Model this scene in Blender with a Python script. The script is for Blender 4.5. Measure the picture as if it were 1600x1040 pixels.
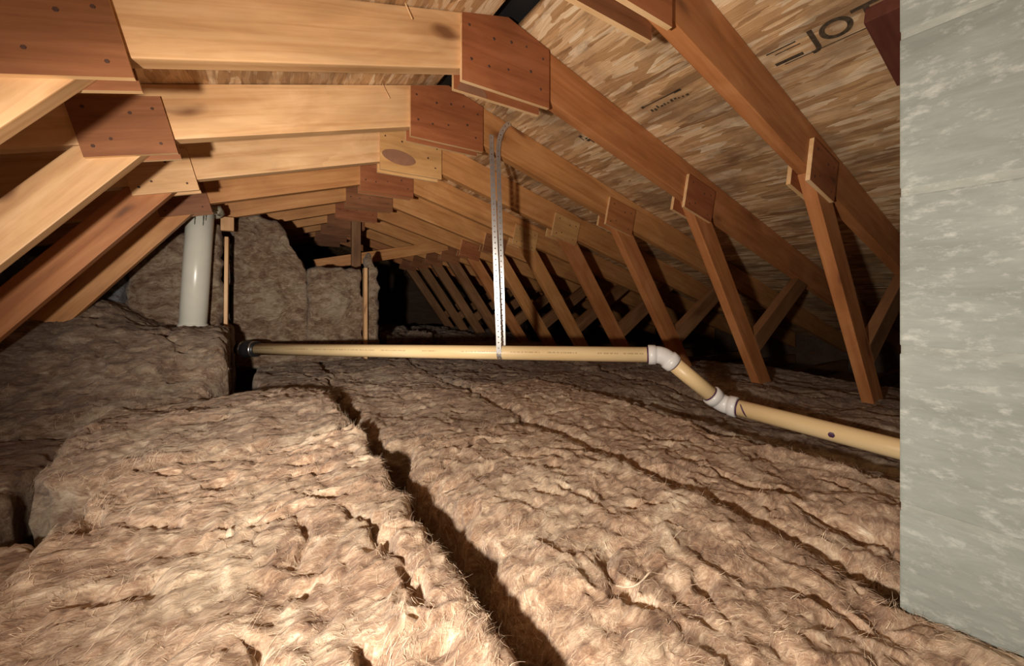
import bpy, bmesh, math, random
import numpy as np
from mathutils import Vector, Matrix

for o in list(bpy.data.objects):
    bpy.data.objects.remove(o, do_unlink=True)
S = bpy.context.scene
COL = S.collection
random.seed(7)
ZC = 0.65                      # eye height above the attic floor (all z below are given from eye level)

# ------------------------------------------------------------------ camera, world, light, exposure
F_PX = 609.0
YAW = math.atan(390.0 / 609.0)
cam = bpy.data.cameras.new('camera')
cam.sensor_fit = 'HORIZONTAL'
cam.sensor_width = 36.0
cam.lens = 36.0 * F_PX / 1600.0
cam.shift_y = -55.0 / 1600.0
cam.clip_start = 0.02
cam.clip_end = 50
camo = bpy.data.objects.new('camera', cam)
COL.objects.link(camo)
camo.location = (0, 0, ZC)
camo.rotation_euler = (math.pi / 2, 0, -YAW)
S.camera = camo

w = bpy.data.worlds.new('world')
S.world = w
w.use_nodes = True
w.node_tree.nodes['Background'].inputs[0].default_value = (0.5, 0.42, 0.35, 1)
w.node_tree.nodes['Background'].inputs[1].default_value = 0.0

S.view_settings.view_transform = 'Standard'
S.view_settings.look = 'None'
S.view_settings.gamma = 1.0
S.view_settings.use_curve_mapping = False
S.view_settings.exposure = 0.0

LAMP_POS = Vector((-0.305, 0.06, ZC - 0.07))
LAMP_COL = (1.0, 0.91, 0.80)


def lamp(name, kind, power, target=None, size=60, blend=1.0, radius=0.024):
    d = bpy.data.lights.new(name, kind)
    d.energy = power
    d.color = LAMP_COL
    d.shadow_soft_size = radius
    o = bpy.data.objects.new(name, d)
    COL.objects.link(o)
    o.location = LAMP_POS
    if kind == 'SPOT':
        d.spot_size = math.radians(size)
        d.spot_blend = blend
        o.rotation_euler = (Vector(target) - LAMP_POS).to_track_quat('-Z', 'Y').to_euler()
    return o


# a hand torch held low to the left of the camera: wide spill plus its beam
lamp('torch_spill', 'POINT', 17.0)
lamp('torch_beam_wide', 'SPOT', 55.0, (1.40, 1.20, ZC + 0.02), 125)
lamp('torch_beam_core', 'SPOT', 112.0, (0.50, 2.8, ZC + 0.10), 64)


# ------------------------------------------------------------------ object helpers
def tag(o, label=None, cat=None, group=None, kind=None):
    if label: o['label'] = label
    if cat: o['category'] = cat
    if group: o['group'] = group
    if kind: o['kind'] = kind
    return o


def empty(name, loc=(0, 0, 0)):
    o = bpy.data.objects.new(name, None)
    o.empty_display_size = 0.1
    COL.objects.link(o)
    o.location = loc
    return o


def link(name, me, mats, parent=None, loc=(0, 0, 0), rot=(0, 0, 0), smooth=False):
    o = bpy.data.objects.new(name, me)
    COL.objects.link(o)
    if not isinstance(mats, (list, tuple)): mats = [mats]
    if not me.materials:
        for m in mats: me.materials.append(m)
    for i, m in enumerate(mats):
        if me.materials[i] is not m:
            o.material_slots[i].link = 'OBJECT'
            o.material_slots[i].material = m
    o.location = loc
    o.rotation_euler = rot
    if parent: o.parent = parent
    if smooth: me.polygons.foreach_set('use_smooth', [True] * len(me.polygons))
    return o


def bm_mesh(bm, name):
    bmesh.ops.recalc_face_normals(bm, faces=bm.faces)
    me = bpy.data.meshes.new(name)
    bm.to_mesh(me)
    bm.free()
    return me


def prism_mesh(name, poly, y0, y1, origin=(0, 0), ang=0.0, bevel=0.0, edge_slot=False):
    """extrude an (x,z) polygon from y0 to y1; vertices kept in a local frame whose X follows ang"""
    ca, sa = math.cos(ang), math.sin(ang)
    bm = bmesh.new()
    rings = []
    for y in (y0, y1):
        r = []
        for (x, z) in poly:
            dx, dz = x - origin[0], z - origin[1]
            r.append(bm.verts.new((dx * ca + dz * sa, y, -dx * sa + dz * ca)))
        rings.append(r)
    n = len(poly)
    bm.faces.new(rings[0])
    bm.faces.new(rings[1][::-1])
    for i in range(n):
        f = bm.faces.new((rings[0][i], rings[0][(i + 1) % n], rings[1][(i + 1) % n], rings[1][i]))
        if edge_slot: f.material_index = 1
    if bevel > 0:
        bmesh.ops.bevel(bm, geom=list(bm.edges), offset=bevel, segments=2, profile=0.6, affect='EDGES')
    return bm_mesh(bm, name)


def rect(cx, cz, wd, ht, ang):
    ca, sa = math.cos(ang), math.sin(ang)
    return [(cx + u * ca - v * sa, cz + u * sa + v * ca) for u, v in
            ((-wd / 2, -ht / 2), (wd / 2, -ht / 2), (wd / 2, ht / 2), (-wd / 2, ht / 2))]


def box_mesh(name, sx, sy, sz, bevel=0.0, jitter=0.0, seed=0):
    bm = bmesh.new()
    bmesh.ops.create_cube(bm, size=1.0)
    rr = random.Random(seed)
    for v in bm.verts:
        v.co = Vector((v.co.x * sx, v.co.y * sy, v.co.z * sz))
        v.co += Vector([rr.uniform(-jitter, jitter) for _ in range(3)])
    if bevel > 0:
        bmesh.ops.bevel(bm, geom=list(bm.edges), offset=bevel, segments=2, profile=0.6, affect='EDGES')
    return bm_mesh(bm, name)


def lathe_mesh(name, prof, seg=32, caps=True):
    """prof: list of (radius, z) around local Z"""
    bm = bmesh.new()
    rings = []
    for (r, z) in prof:
        rings.append([bm.verts.new((r * math.cos(2 * math.pi * i / seg), r * math.sin(2 * math.pi * i / seg), z)) for i in range(seg)])
    for a, b in zip(rings, rings[1:]):
        for i in range(seg):
            bm.faces.new((a[i], a[(i + 1) % seg], b[(i + 1) % seg], b[i]))
    if caps:
        bm.faces.new(rings[0][::-1])
        bm.faces.new(rings[-1])
    return bm_mesh(bm, name)


def tube_path_mesh(name, pts, rads, seg=28, caps=True):
    """tube through points with a radius at every point"""
    bm = bmesh.new()
    pts = [Vector(p) for p in pts]
    rings = []
    ref = Vector((0, 0, 1))
    for i, p in enumerate(pts):
        t = (pts[min(i + 1, len(pts) - 1)] - pts[max(i - 1, 0)]).normalized()
        u = (ref - t * ref.dot(t)).normalized()
        v = t.cross(u)
        r = rads[i] if isinstance(rads, (list, tuple)) else rads
        rings.append([bm.verts.new(p + u * r * math.cos(2 * math.pi * k / seg) + v * r * math.sin(2 * math.pi * k / seg)) for k in range(seg)])
    for a, b in zip(rings, rings[1:]):
        for k in range(seg):
            bm.faces.new((a[k], a[(k + 1) % seg], b[(k + 1) % seg], b[k]))
    if caps:
        bm.faces.new(rings[0][::-1])
        bm.faces.new(rings[-1])
    return bm_mesh(bm, name)


def rot_to(d):
    return Vector(d).to_track_quat('Z', 'Y').to_euler()


# ------------------------------------------------------------------ materials
def new_mat(name):
    m = bpy.data.materials.new(name)
    m.use_nodes = True
    nt = m.node_tree
    b = nt.nodes['Principled BSDF']
    return m, nt, b


def N(nt, typ, **kw):
    n = nt.nodes.new(typ)
    for k, v in kw.items():
        if k in n.inputs: n.inputs[k].default_value = v
        else: setattr(n, k, v)
    return n


def L(nt, a, b):
    nt.links.new(a, b)


def ramp(nt, fac, stops):
    r = nt.nodes.new('ShaderNodeValToRGB')
    e = r.color_ramp.elements
    while len(e) < len(stops): e.new(0.5)
    for el, (p, c) in zip(e, stops):
        el.position = p
        el.color = (*c, 1) if len(c) == 3 else c
    L(nt, fac, r.inputs[0])
    return r.outputs[0]


def mix(nt, fac, a, b, mode='MIX'):
    n = nt.nodes.new('ShaderNodeMix')
    n.data_type = 'RGBA'
    n.blend_type = mode
    for idx, v in ((0, fac), (6, a), (7, b)):
        if hasattr(v, 'is_output'): L(nt, v, n.inputs[idx])
        elif idx == 0: n.inputs[0].default_value = v
        else: n.inputs[idx].default_value = (*v, 1)
    return n.outputs[2]


def math_n(nt, op, a, b=None, clamp=False):
    n = nt.nodes.new('ShaderNodeMath')
    n.operation = op
    n.use_clamp = clamp
    for i, v in ((0, a), (1, b)):
        if v is None: continue
        if hasattr(v, 'is_output'): L(nt, v, n.inputs[i])
        else: n.inputs[i].default_value = v
    return n.outputs[0]


def coords(nt, scale=(1, 1, 1), rot=(0, 0, 0), random_shift=True, src='Object'):
    tc = nt.nodes.new('ShaderNodeTexCoord')
    out = tc.outputs[src]
    if random_shift:
        oi = nt.nodes.new('ShaderNodeObjectInfo')
        mm = nt.nodes.new('ShaderNodeVectorMath')
        mm.operation = 'MULTIPLY_ADD'
        cmb = nt.nodes.new('ShaderNodeCombineXYZ')
        for i in range(3): L(nt, oi.outputs['Random'], cmb.inputs[i])
        L(nt, cmb.outputs[0], mm.inputs[0])
        mm.inputs[1].default_value = (37.0, 11.0, 23.0)
        L(nt, out, mm.inputs[2])
        out = mm.outputs[0]
    mp = nt.nodes.new('ShaderNodeMapping')
    mp.inputs['Scale'].default_value = scale
    mp.inputs['Rotation'].default_value = rot
    L(nt, out, mp.inputs[0])
    return mp.outputs[0]


def bump(nt, b, h, strength=0.3, dist=0.004):
    n = nt.nodes.new('ShaderNodeBump')
    n.inputs['Strength'].default_value = strength
    n.inputs['Distance'].default_value = dist
    L(nt, h, n.inputs['Height'])
    L(nt, n.outputs[0], b.inputs['Normal'])


def noise(nt, vec, scale, detail=4, rough=0.55, dist=0.0):
    n = nt.nodes.new('ShaderNodeTexNoise')
    n.inputs['Scale'].default_value = scale
    n.inputs['Detail'].default_value = detail
    n.inputs['Roughness'].default_value = rough
    n.inputs['Distortion'].default_value = dist
    L(nt, vec, n.inputs['Vector'])
    return n.outputs['Fac']


def wood_mat(name, light, mid, dark, knot=(0.16, 0.06, 0.025), rough=0.5):
    m, nt, b = new_mat(name)
    g = noise(nt, coords(nt, (1.3, 26, 26)), 1.6, 6, 0.6, 0.8)
    blot = noise(nt, coords(nt, (2.4, 6, 6)), 1.6, 4, 0.6, 0.7)
    c = ramp(nt, g, [(0.33, dark), (0.49, mid), (0.66, light)])
    c2 = ramp(nt, blot, [(0.3, tuple(x * 0.7 for x in mid)), (0.5, mid), (0.68, tuple(min(1, x * 1.08) for x in light))])
    c = mix(nt, 0.52, c, c2)
    kc = coords(nt, (3.4, 8.5, 8.5))
    wob = nt.nodes.new('ShaderNodeTexNoise')
    wob.inputs['Scale'].default_value = 1.7
    L(nt, kc, wob.inputs['Vector'])
    kv = nt.nodes.new('ShaderNodeVectorMath')
    kv.operation = 'MULTIPLY_ADD'
    L(nt, wob.outputs['Color'], kv.inputs[0])
    kv.inputs[1].default_value = (0.35, 0.5, 0.5)
    L(nt, kc, kv.inputs[2])
    v = nt.nodes.new('ShaderNodeTexVoronoi')
    v.inputs['Scale'].default_value = 1.0
    L(nt, kv.outputs[0], v.inputs['Vector'])
    sep = nt.nodes.new('ShaderNodeSeparateColor')
    L(nt, v.outputs['Color'], sep.inputs[0])
    sel = math_n(nt, 'GREATER_THAN', sep.outputs[0], 0.35)
    halo = ramp(nt, v.outputs['Distance'], [(0.10, (1, 1, 1)), (0.42, (0, 0, 0))])
    c = mix(nt, math_n(nt, 'MULTIPLY', halo, math_n(nt, 'MULTIPLY', sel, 0.45)), c, tuple(x * 0.8 for x in dark))
    k = ramp(nt, v.outputs['Distance'], [(0.05, (1, 1, 1)), (0.09, (0.6, 0.6, 0.6)), (0.15, (0, 0, 0))])
    c = mix(nt, math_n(nt, 'MULTIPLY', k, math_n(nt, 'MULTIPLY', sel, 0.85)), c, knot)
    L(nt, c, b.inputs['Base Color'])
    b.inputs['Roughness'].default_value = rough
    b.inputs['Specular IOR Level'].default_value = 0.3
    bump(nt, b, g, 0.25, 0.002)
    return m


M = {}
M['pine'] = wood_mat('pine_lumber', (0.80, 0.515, 0.275), (0.66, 0.385, 0.18), (0.46, 0.22, 0.085))
M['pine_orange'] = wood_mat('orange_pine_lumber', (0.66, 0.335, 0.13), (0.53, 0.24, 0.082), (0.35, 0.13, 0.04))
M['wall_board'] = wood_mat('dark_board', (0.14, 0.09, 0.06), (0.10, 0.06, 0.04), (0.06, 0.035, 0.02))  # plain dark tone for the enclosing walls
M['toned'] = wood_mat('shaded_maroon_lumber', (0.15, 0.05, 0.035), (0.12, 0.038, 0.025), (0.08, 0.024, 0.016))  # dark maroon paints the block's unlit underside into its colour
M['pine_red'] = wood_mat('red_pine_lumber', (0.56, 0.25, 0.10), (0.45, 0.175, 0.06), (0.30, 0.10, 0.034))
M['pine_dark_shaded'] = wood_mat('dark_and_shaded_lumber', (0.32, 0.17, 0.08), (0.24, 0.115, 0.05), (0.14, 0.06, 0.025))  # dark post wood; on outer and far webs it paints in the shade
M['ply_red'] = wood_mat('red_plywood', (0.40, 0.145, 0.06), (0.31, 0.10, 0.038), (0.18, 0.05, 0.018), (0.09, 0.03, 0.015))
M['ply_brown'] = wood_mat('brown_plywood', (0.33, 0.135, 0.057), (0.25, 0.095, 0.038), (0.15, 0.05, 0.02), (0.12, 0.04, 0.02))
M['ply_yellow'] = wood_mat('yellow_plywood', (0.70, 0.41, 0.17), (0.58, 0.31, 0.115), (0.44, 0.2, 0.07), (0.16, 0.06, 0.02))
M['ply_edge'] = wood_mat('plywood_edge', (0.86, 0.6, 0.34), (0.74, 0.46, 0.22), (0.55, 0.3, 0.12), (0.4, 0.2, 0.1))


def osb_mat():
    m, nt, b = new_mat('osb_sheathing')
    base = coords(nt, (1, 1, 1))
    wob = nt.nodes.new('ShaderNodeTexNoise')
    wob.inputs['Scale'].default_value = 9.0
    wob.inputs['Detail'].default_value = 3
    L(nt, base, wob.inputs['Vector'])
    add = nt.nodes.new('ShaderNodeVectorMath')
    add.operation = 'MULTIPLY_ADD'
    L(nt, wob.outputs['Color'], add.inputs[0])
    add.inputs[1].default_value = (0.010, 0.016, 0.0)
    L(nt, base, add.inputs[2])

    def layer(rot, sc):
        mp = nt.nodes.new('ShaderNodeMapping')
        mp.inputs['Rotation'].default_value = (0, 0, rot)
        mp.inputs['Scale'].default_value = sc
        L(nt, add.outputs[0], mp.inputs[0])
        v = nt.nodes.new('ShaderNodeTexVoronoi')
        v.inputs['Scale'].default_value = 1.0
        v.voronoi_dimensions = '2D'
        v.distance = 'CHEBYCHEV'
        L(nt, mp.outputs[0], v.inputs['Vector'])
        sep = nt.nodes.new('ShaderNodeSeparateColor')
        L(nt, v.outputs['Color'], sep.inputs[0])
        fib = noise(nt, mp.outputs[0], 3.5, 5, 0.7)
        mp2 = nt.nodes.new('ShaderNodeMapping')
        mp2.inputs['Scale'].default_value = (7, 0.6, 1)
        L(nt, mp.outputs[0], mp2.inputs[0])
        gr = noise(nt, mp2.outputs[0], 1.5, 4, 0.6)
        return sep.outputs[0], sep.outputs[1], gr, v.outputs['Distance']
    a0, a1, ag, ad = layer(0.10, (34, 5.5, 1))
    b0, b1, bg, bd = layer(-0.42, (36, 8, 1))
    c0, c1, cg, cd = layer(0.62, (52, 13, 1))
    d0, d1_, dg, dd = layer(-0.12, (90, 13, 1))
    stops = [(0.0, (0.22, 0.115, 0.055)), (0.25, (0.44, 0.25, 0.112)), (0.5, (0.64, 0.39, 0.19)), (0.72, (0.80, 0.55, 0.31)), (0.95, (1.0, 0.84, 0.60))]

    def shade(x0, xg, xd):
        f = math_n(nt, 'ADD', math_n(nt, 'MULTIPLY', x0, 0.62), math_n(nt, 'MULTIPLY', xg, 0.62))
        c = ramp(nt, math_n(nt, 'SUBTRACT', f, 0.08), stops)
        return mix(nt, ramp(nt, xd, [(0.70, (0, 0, 0)), (0.90, (0.5, 0.5, 0.5))]), c, (0.14, 0.07, 0.03))
    ca, cb, cc, cd_ = shade(a0, ag, ad), shade(b0, bg, bd), shade(c0, cg, cd), shade(d0, dg, dd)
    col = mix(nt, math_n(nt, 'GREATER_THAN', b1, 0.60), ca, cb)
    col = mix(nt, math_n(nt, 'GREATER_THAN', d1_, 0.70), col, cd_)
    col = mix(nt, math_n(nt, 'GREATER_THAN', c1, 0.84), col, cc)
    # a few pale and a few dark flakes
    col = mix(nt, math_n(nt, 'MULTIPLY', math_n(nt, 'GREATER_THAN', d0, 0.93), 0.55), col, (0.95, 0.78, 0.55))
    col = mix(nt, math_n(nt, 'MULTIPLY', math_n(nt, 'LESS_THAN', a0, 0.10), 0.5), col, (0.16, 0.08, 0.035))
    # dusty greyish weathering in wide patches
    dirt = noise(nt, coords(nt, (3, 3, 3)), 1.4, 4, 0.6)
    col = mix(nt, ramp(nt, dirt, [(0.45, (0, 0, 0)), (0.62, (0.65, 0.65, 0.65))]), col, (0.24, 0.145, 0.08))
    lng = noise(nt, coords(nt, (30, 3.2, 1)), 1.0, 6, 0.7, 0.6)
    col = mix(nt, ramp(nt, lng, [(0.30, (0.75, 0.75, 0.75)), (0.46, (0, 0, 0))]), col, (0.17, 0.09, 0.042))
    col = mix(nt, ramp(nt, lng, [(0.60, (0, 0, 0)), (0.74, (0.7, 0.7, 0.7))]), col, (0.90, 0.70, 0.46))
    L(nt, col, b.inputs['Base Color'])
    b.inputs['Roughness'].default_value = 0.5
    h = math_n(nt, 'ADD', math_n(nt, 'MULTIPLY', a0, 0.7), math_n(nt, 'ADD', math_n(nt, 'MULTIPLY', b0, 0.5), math_n(nt, 'MULTIPLY', ag, 0.5)))
    bump(nt, b, h, 0.7, 0.004)
    return m


M['osb'] = osb_mat()


def simple(name, col, rough=0.5, metal=0.0, var=0.12, scale=12, bmp=0.0):
    m, nt, b = new_mat(name)
    n = noise(nt, coords(nt), scale, 4, 0.6)
    c = ramp(nt, n, [(0.3, tuple(x * (1 - var) for x in col)), (0.7, tuple(min(1, x * (1 + var)) for x in col))])
    L(nt, c, b.inputs['Base Color'])
    b.inputs['Roughness'].default_value = rough
    b.inputs['Metallic'].default_value = metal
    if bmp: bump(nt, b, n, bmp, 0.003)
    return m


M['black'] = simple('black_vent_felt', (0.008, 0.008, 0.009), 0.6, bmp=0.3)
M['rubber'] = simple('black_rubber', (0.012, 0.012, 0.013), 0.35)
M['steel'] = simple('galvanised_steel', (0.72, 0.71, 0.69), 0.42, 0.85, 0.1, 60)
M['clamp'] = simple('stainless_clamp', (0.85, 0.85, 0.86), 0.28, 1.0, 0.05, 40)
M['fitting'] = simple('white_pvc_fitting', (0.83, 0.81, 0.78), 0.35, 0, 0.05, 25)
M['vent'] = simple('white_vent_pipe', (0.68, 0.67, 0.58), 0.28, 0, 0.06, 8)
M['purple'] = simple('purple_primer', (0.07, 0.018, 0.06), 0.5, 0, 0.3, 40)
M['tar'] = simple('tar_streak', (0.06, 0.06, 0.045), 0.6)
M['ink'] = simple('stamp_ink', (0.06, 0.04, 0.022), 0.8, 0, 0.7, 90)
M['nail'] = simple('dark_nail_head', (0.07, 0.03, 0.018), 0.6)
M['drywall'] = simple('drywall_floor', (0.32, 0.27, 0.22), 0.9)
M['boot'] = simple('foam_collar', (0.50, 0.47, 0.36), 0.9, 0, 0.35, 30, 0.6)
M['patch'] = simple('oval_plug', (0.27, 0.125, 0.065), 0.6, 0, 0.12, 30)


def pvc_mat(name, printed):
    m, nt, b = new_mat(name)
    n = noise(nt, coords(nt, (9, 9, 2)), 1.6, 4, 0.55)
    c = ramp(nt, n, [(0.3, (0.84, 0.60, 0.30)), (0.6, (0.92, 0.70, 0.39)), (0.8, (0.94, 0.76, 0.48))])
    # faint printed line along the top of the pipe: local +X is up
    tc = nt.nodes.new('ShaderNodeTexCoord')
    sx = nt.nodes.new('ShaderNodeSeparateXYZ')
    L(nt, tc.outputs['Object'], sx.inputs[0])
    band = math_n(nt, 'MULTIPLY', math_n(nt, 'GREATER_THAN', sx.outputs['X'], 0.0195), math_n(nt, 'LESS_THAN', sx.outputs['X'], 0.0225))
    dash = noise(nt, coords(nt, (0, 0, 130), random_shift=False), 1.0, 2, 0.5)
    big = noise(nt, coords(nt, (0, 0, 7), random_shift=False), 1.0, 1, 0.5)
    dm = math_n(nt, 'MULTIPLY', math_n(nt, 'GREATER_THAN', dash, 0.47), math_n(nt, 'GREATER_THAN', big, 0.46))
    c = mix(nt, math_n(nt, 'MULTIPLY', math_n(nt, 'MULTIPLY', band, dm), 0.4 * printed), c, (0.2, 0.12, 0.05))
    L(nt, c, b.inputs['Base Color'])
    b.inputs['Roughness'].default_value = 0.38
    return m


M['pvc'] = pvc_mat('aged_cream_pvc_printed', 1.0)
M['pvc_plain'] = pvc_mat('aged_cream_pvc', 0.0)


def concrete_mat(name, base):
    m, nt, b = new_mat(name)
    st = noise(nt, coords(nt, (7, 7, 30)), 1.7, 7, 0.7, 0.4)
    fl = noise(nt, coords(nt, (17, 17, 34)), 2.2, 6, 0.72)
    big = noise(nt, coords(nt, (4, 4, 7)), 1.4, 3, 0.5)
    lo = tuple(x * 0.76 for x in base)
    hi = tuple(x * 1.24 for x in base)
    c = ramp(nt, math_n(nt, 'ADD', math_n(nt, 'MULTIPLY', st, 0.6), math_n(nt, 'MULTIPLY', big, 0.4)), [(0.35, lo), (0.52, base), (0.66, hi)])
    c = mix(nt, ramp(nt, fl, [(0.52, (0, 0, 0)), (0.76, (0.75, 0.75, 0.75))]), c, (0.42, 0.43, 0.39))
    L(nt, c, b.inputs['Base Color'])
    b.inputs['Roughness'].default_value = 0.75
    fine = noise(nt, coords(nt, (1, 1, 1)), 160, 4, 0.6)
    bump(nt, b, math_n(nt, 'ADD', math_n(nt, 'MULTIPLY', st, 0.7), math_n(nt, 'MULTIPLY', fine, 0.35)), 0.3, 0.003)
    return m


M['block'] = concrete_mat('grey_concrete_block', (0.195, 0.212, 0.19))
M['mortar'] = concrete_mat('grey_mortar', (0.23, 0.245, 0.215))


def insulation_mat(name, tint=1.0, blue=0.0):
    m, nt, b = new_mat(name)
    tc = nt.nodes.new('ShaderNodeTexCoord')
    geo = tc.outputs['Object']
    oi = nt.nodes.new('ShaderNodeObjectInfo')
    wv = nt.nodes.new('ShaderNodeTexNoise')
    wv.inputs['Scale'].default_value = 7.0
    wv.inputs['Detail'].default_value = 3.0
    L(nt, geo, wv.inputs['Vector'])
    warp = nt.nodes.new('ShaderNodeVectorMath')
    warp.operation = 'MULTIPLY_ADD'
    L(nt, wv.outputs['Color'], warp.inputs[0])
    warp.inputs[1].default_value = (0.09, 0.09, 0.09)
    L(nt, geo, warp.inputs[2])

    def mp(sc, rot=(0, 0, 0)):
        q = nt.nodes.new('ShaderNodeMapping')
        q.inputs['Scale'].default_value = sc
        q.inputs['Rotation'].default_value = rot
        L(nt, warp.outputs[0], q.inputs[0])
        return q.outputs[0]
    streak = noise(nt, mp((20, 85, 70), (0, 0, 0.35)), 1.0, 7, 0.68, 1.4)
    fibre = noise(nt, mp((70, 330, 330), (0, 0, -0.3)), 1.0, 4, 0.7, 1.0)
    clump = noise(nt, mp((17, 24, 24)), 1.0, 6, 0.62, 1.0)
    pale = noise(nt, mp((6.5, 8, 8)), 1.0, 4, 0.6, 0.8)
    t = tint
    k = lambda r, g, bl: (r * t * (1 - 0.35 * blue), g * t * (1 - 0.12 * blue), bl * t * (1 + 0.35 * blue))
    f = math_n(nt, 'ADD', math_n(nt, 'MULTIPLY', clump, 0.40), math_n(nt, 'ADD', math_n(nt, 'MULTIPLY', streak, 0.42), math_n(nt, 'MULTIPLY', fibre, 0.18)))
    c = ramp(nt, f, [(0.36, k(0.12, 0.06, 0.035)), (0.45, k(0.29, 0.175, 0.108)), (0.52, k(0.46, 0.31, 0.205)), (0.58, k(0.66, 0.495, 0.35)), (0.67, k(0.94, 0.81, 0.64))])
    c2 = ramp(nt, f, [(0.34, k(0.32, 0.21, 0.14)), (0.48, k(0.60, 0.46, 0.32)), (0.58, k(0.77, 0.64, 0.47)), (0.70, k(0.95, 0.87, 0.71))])
    c = mix(nt, ramp(nt, pale, [(0.50, (0, 0, 0)), (0.66, (0.85, 0.85, 0.85))]), c, c2)
    L(nt, c, b.inputs['Base Color'])
    b.inputs['Roughness'].default_value = 0.85
    b.inputs['Specular IOR Level'].default_value = 0.15
    b.inputs['Subsurface Weight'].default_value = 0.45
    b.inputs['Subsurface Radius'].default_value = (1.0, 0.75, 0.55)
    b.inputs['Subsurface Scale'].default_value = 0.010
    b.inputs['Sheen Weight'].default_value = 0.15
    b.inputs['Sheen Roughness'].default_value = 0.5
    h = math_n(nt, 'ADD', math_n(nt, 'MULTIPLY', clump, 0.5), math_n(nt, 'ADD', math_n(nt, 'MULTIPLY', streak, 0.55), math_n(nt, 'MULTIPLY', fibre, 0.28)))
    bump(nt, b, h, 0.75, 0.010)
    return m


M['insul'] = insulation_mat('brown_glass_wool')
M['insul_half_shaded'] = insulation_mat('half_shaded_glass_wool', 0.74)  # same wool, some falloff of the torch light put into the tint
M['insul_shaded'] = insulation_mat('shaded_glass_wool', 0.54)  # same wool with the shade of distant batts painted in by tint
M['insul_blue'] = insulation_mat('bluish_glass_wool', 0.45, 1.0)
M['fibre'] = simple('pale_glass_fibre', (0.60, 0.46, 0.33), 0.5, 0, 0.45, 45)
M['insul_upright'] = insulation_mat('darker_brown_glass_wool', 0.50)  # same brown wool in a darker tint, for the upright batts

# ------------------------------------------------------------------ setting
XR = 0.565                      # ridge line
SL = 0.29                       # roof slope
ZT, ZB = 0.773, 0.628           # top / bottom of the top chords at the ridge
SA = math.atan(SL)
Y_NEAR, Y_FAR = -1.0, 6.6
X_L, X_R = XR - 3.95, XR + 3.95


def struct(name, me, mat, loc=(0, 0, 0), rot=(0, 0, 0)):
    return tag(link(name, me, mat, None, loc, rot), kind='structure')


struct('floor', box_mesh('floor', X_R - X_L + 0.1, Y_FAR - Y_NEAR + 0.1, 0.02), M['drywall'], ((X_L + X_R) / 2, (Y_FAR + Y_NEAR) / 2, -0.011))
zr = ZC + ZT + 0.03
for nm, yy in (('wall_back', Y_FAR + 0.02), ('wall_front', Y_NEAR - 0.02)):
    zl = ZC + ZT - SL * 3.95
    struct(nm, prism_mesh(nm, [(X_L, 0), (X_R, 0), (X_R, zl), (XR, zr - 0.03), (X_L, zl)], -0.01, 0.01), M['wall_board'], (0, yy, 0))
for nm, xx in (('wall_left', X_L - 0.02), ('wall_right', X_R + 0.02)):
    struct(nm, box_mesh(nm, 0.02, Y_FAR - Y_NEAR, zl), M['wall_board'], (xx, (Y_FAR + Y_NEAR) / 2, zl / 2))

# roof deck: one root, every OSB panel a piece of its own, open slot along the ridge under a black vent
ceil = tag(empty('ceiling', (XR, 0, ZC + ZT)), kind='structure')
rows = [(0.042, 1.25), (1.253, 2.46), (2.463, 3.67), (3.673, 4.0)]
pm = {}
for side in (1, -1):
    for ri, (s0, s1) in enumerate(rows):
        wd = (s1 - s0) / math.cos(SA)
        ys = [Y_NEAR, -0.3, 2.14, 4.58, Y_FAR] if ri % 2 == 0 else [Y_NEAR, 1.42, 3.86, 6.3, Y_FAR]
        for y0, y1 in zip(ys, ys[1:]):
            key = (round(wd, 3), round(y1 - y0, 3))
            if key not in pm: pm[key] = box_mesh('osb_panel', wd, y1 - y0 - 0.003, 0.011)
            sm = (s0 + s1) / 2
            link('osb_panel', pm[key], M['osb'], ceil, (side * sm, (y0 + y1) / 2, -SL * sm + 0.0065), (0, side * SA, 0))
link('ridge_vent', prism_mesh('ridge_vent', [(-0.12, -0.004), (0, 0.028), (0.12, -0.004), (0.12, 0.016), (0, 0.05), (-0.12, 0.016)], Y_NEAR, Y_FAR), M['black'], ceil)


# ------------------------------------------------------------------ trusses
def chord(side):
    x1 = 3.85 * side
    p = [(0.0008 * side, ZB), (x1, ZB - SL * 3.85), (x1, ZT - 0.001 - SL * 3.85), (0.0008 * side, ZT - 0.001)]
    o = (1.4 * side, ZB - SL * 1.4)
    return prism_mesh('top_chord', p, 0, 0.038, o, -side * SA, 0.003), o, -side * SA


def isect(px, pz, dx, dz, side):
    # line p + t d with the underside z = ZB - SL*|x|
    # pz + t dz = ZB - SL*side*(px + t dx)
    t = (ZB - SL * side * px - pz) / (dz + SL * side * dx)
    return (px + t * dx, pz + t * dz)


def web(cx, cz, dx, dz, side, zend, wd=0.092):
    l = math.hypot(dx, dz)
    dx, dz = dx / l, dz / l
    nx, nz = -dz * wd / 2, dx * wd / 2
    a = isect(cx + nx, cz + nz, -dx, -dz, side)
    b = isect(cx - nx, cz - nz, -dx, -dz, side)
    t = (zend - cz) / dz
    e = (cx + dx * t, zend)
    poly = [(a[0], a[1] - 0.001), (e[0] + nx, e[1] + nz), (e[0] - nx, e[1] - nz), (b[0], b[1] - 0.001)]
    return prism_mesh('web', poly, 0.0, 0.038, (cx, cz), math.atan2(dz, dx), 0.0025), (cx, cz), math.atan2(dz, dx)


chR, oR, aR = chord(1)
chL, oL, aL = chord(-1)
wR, owR, awR = web(1.61 - XR, 0.175, 1, -1.41, 1, -0.54)
wL, owL, awL = web(-0.28 - XR, 0.398, -1, -1.25, -1, -0.54)


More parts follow.
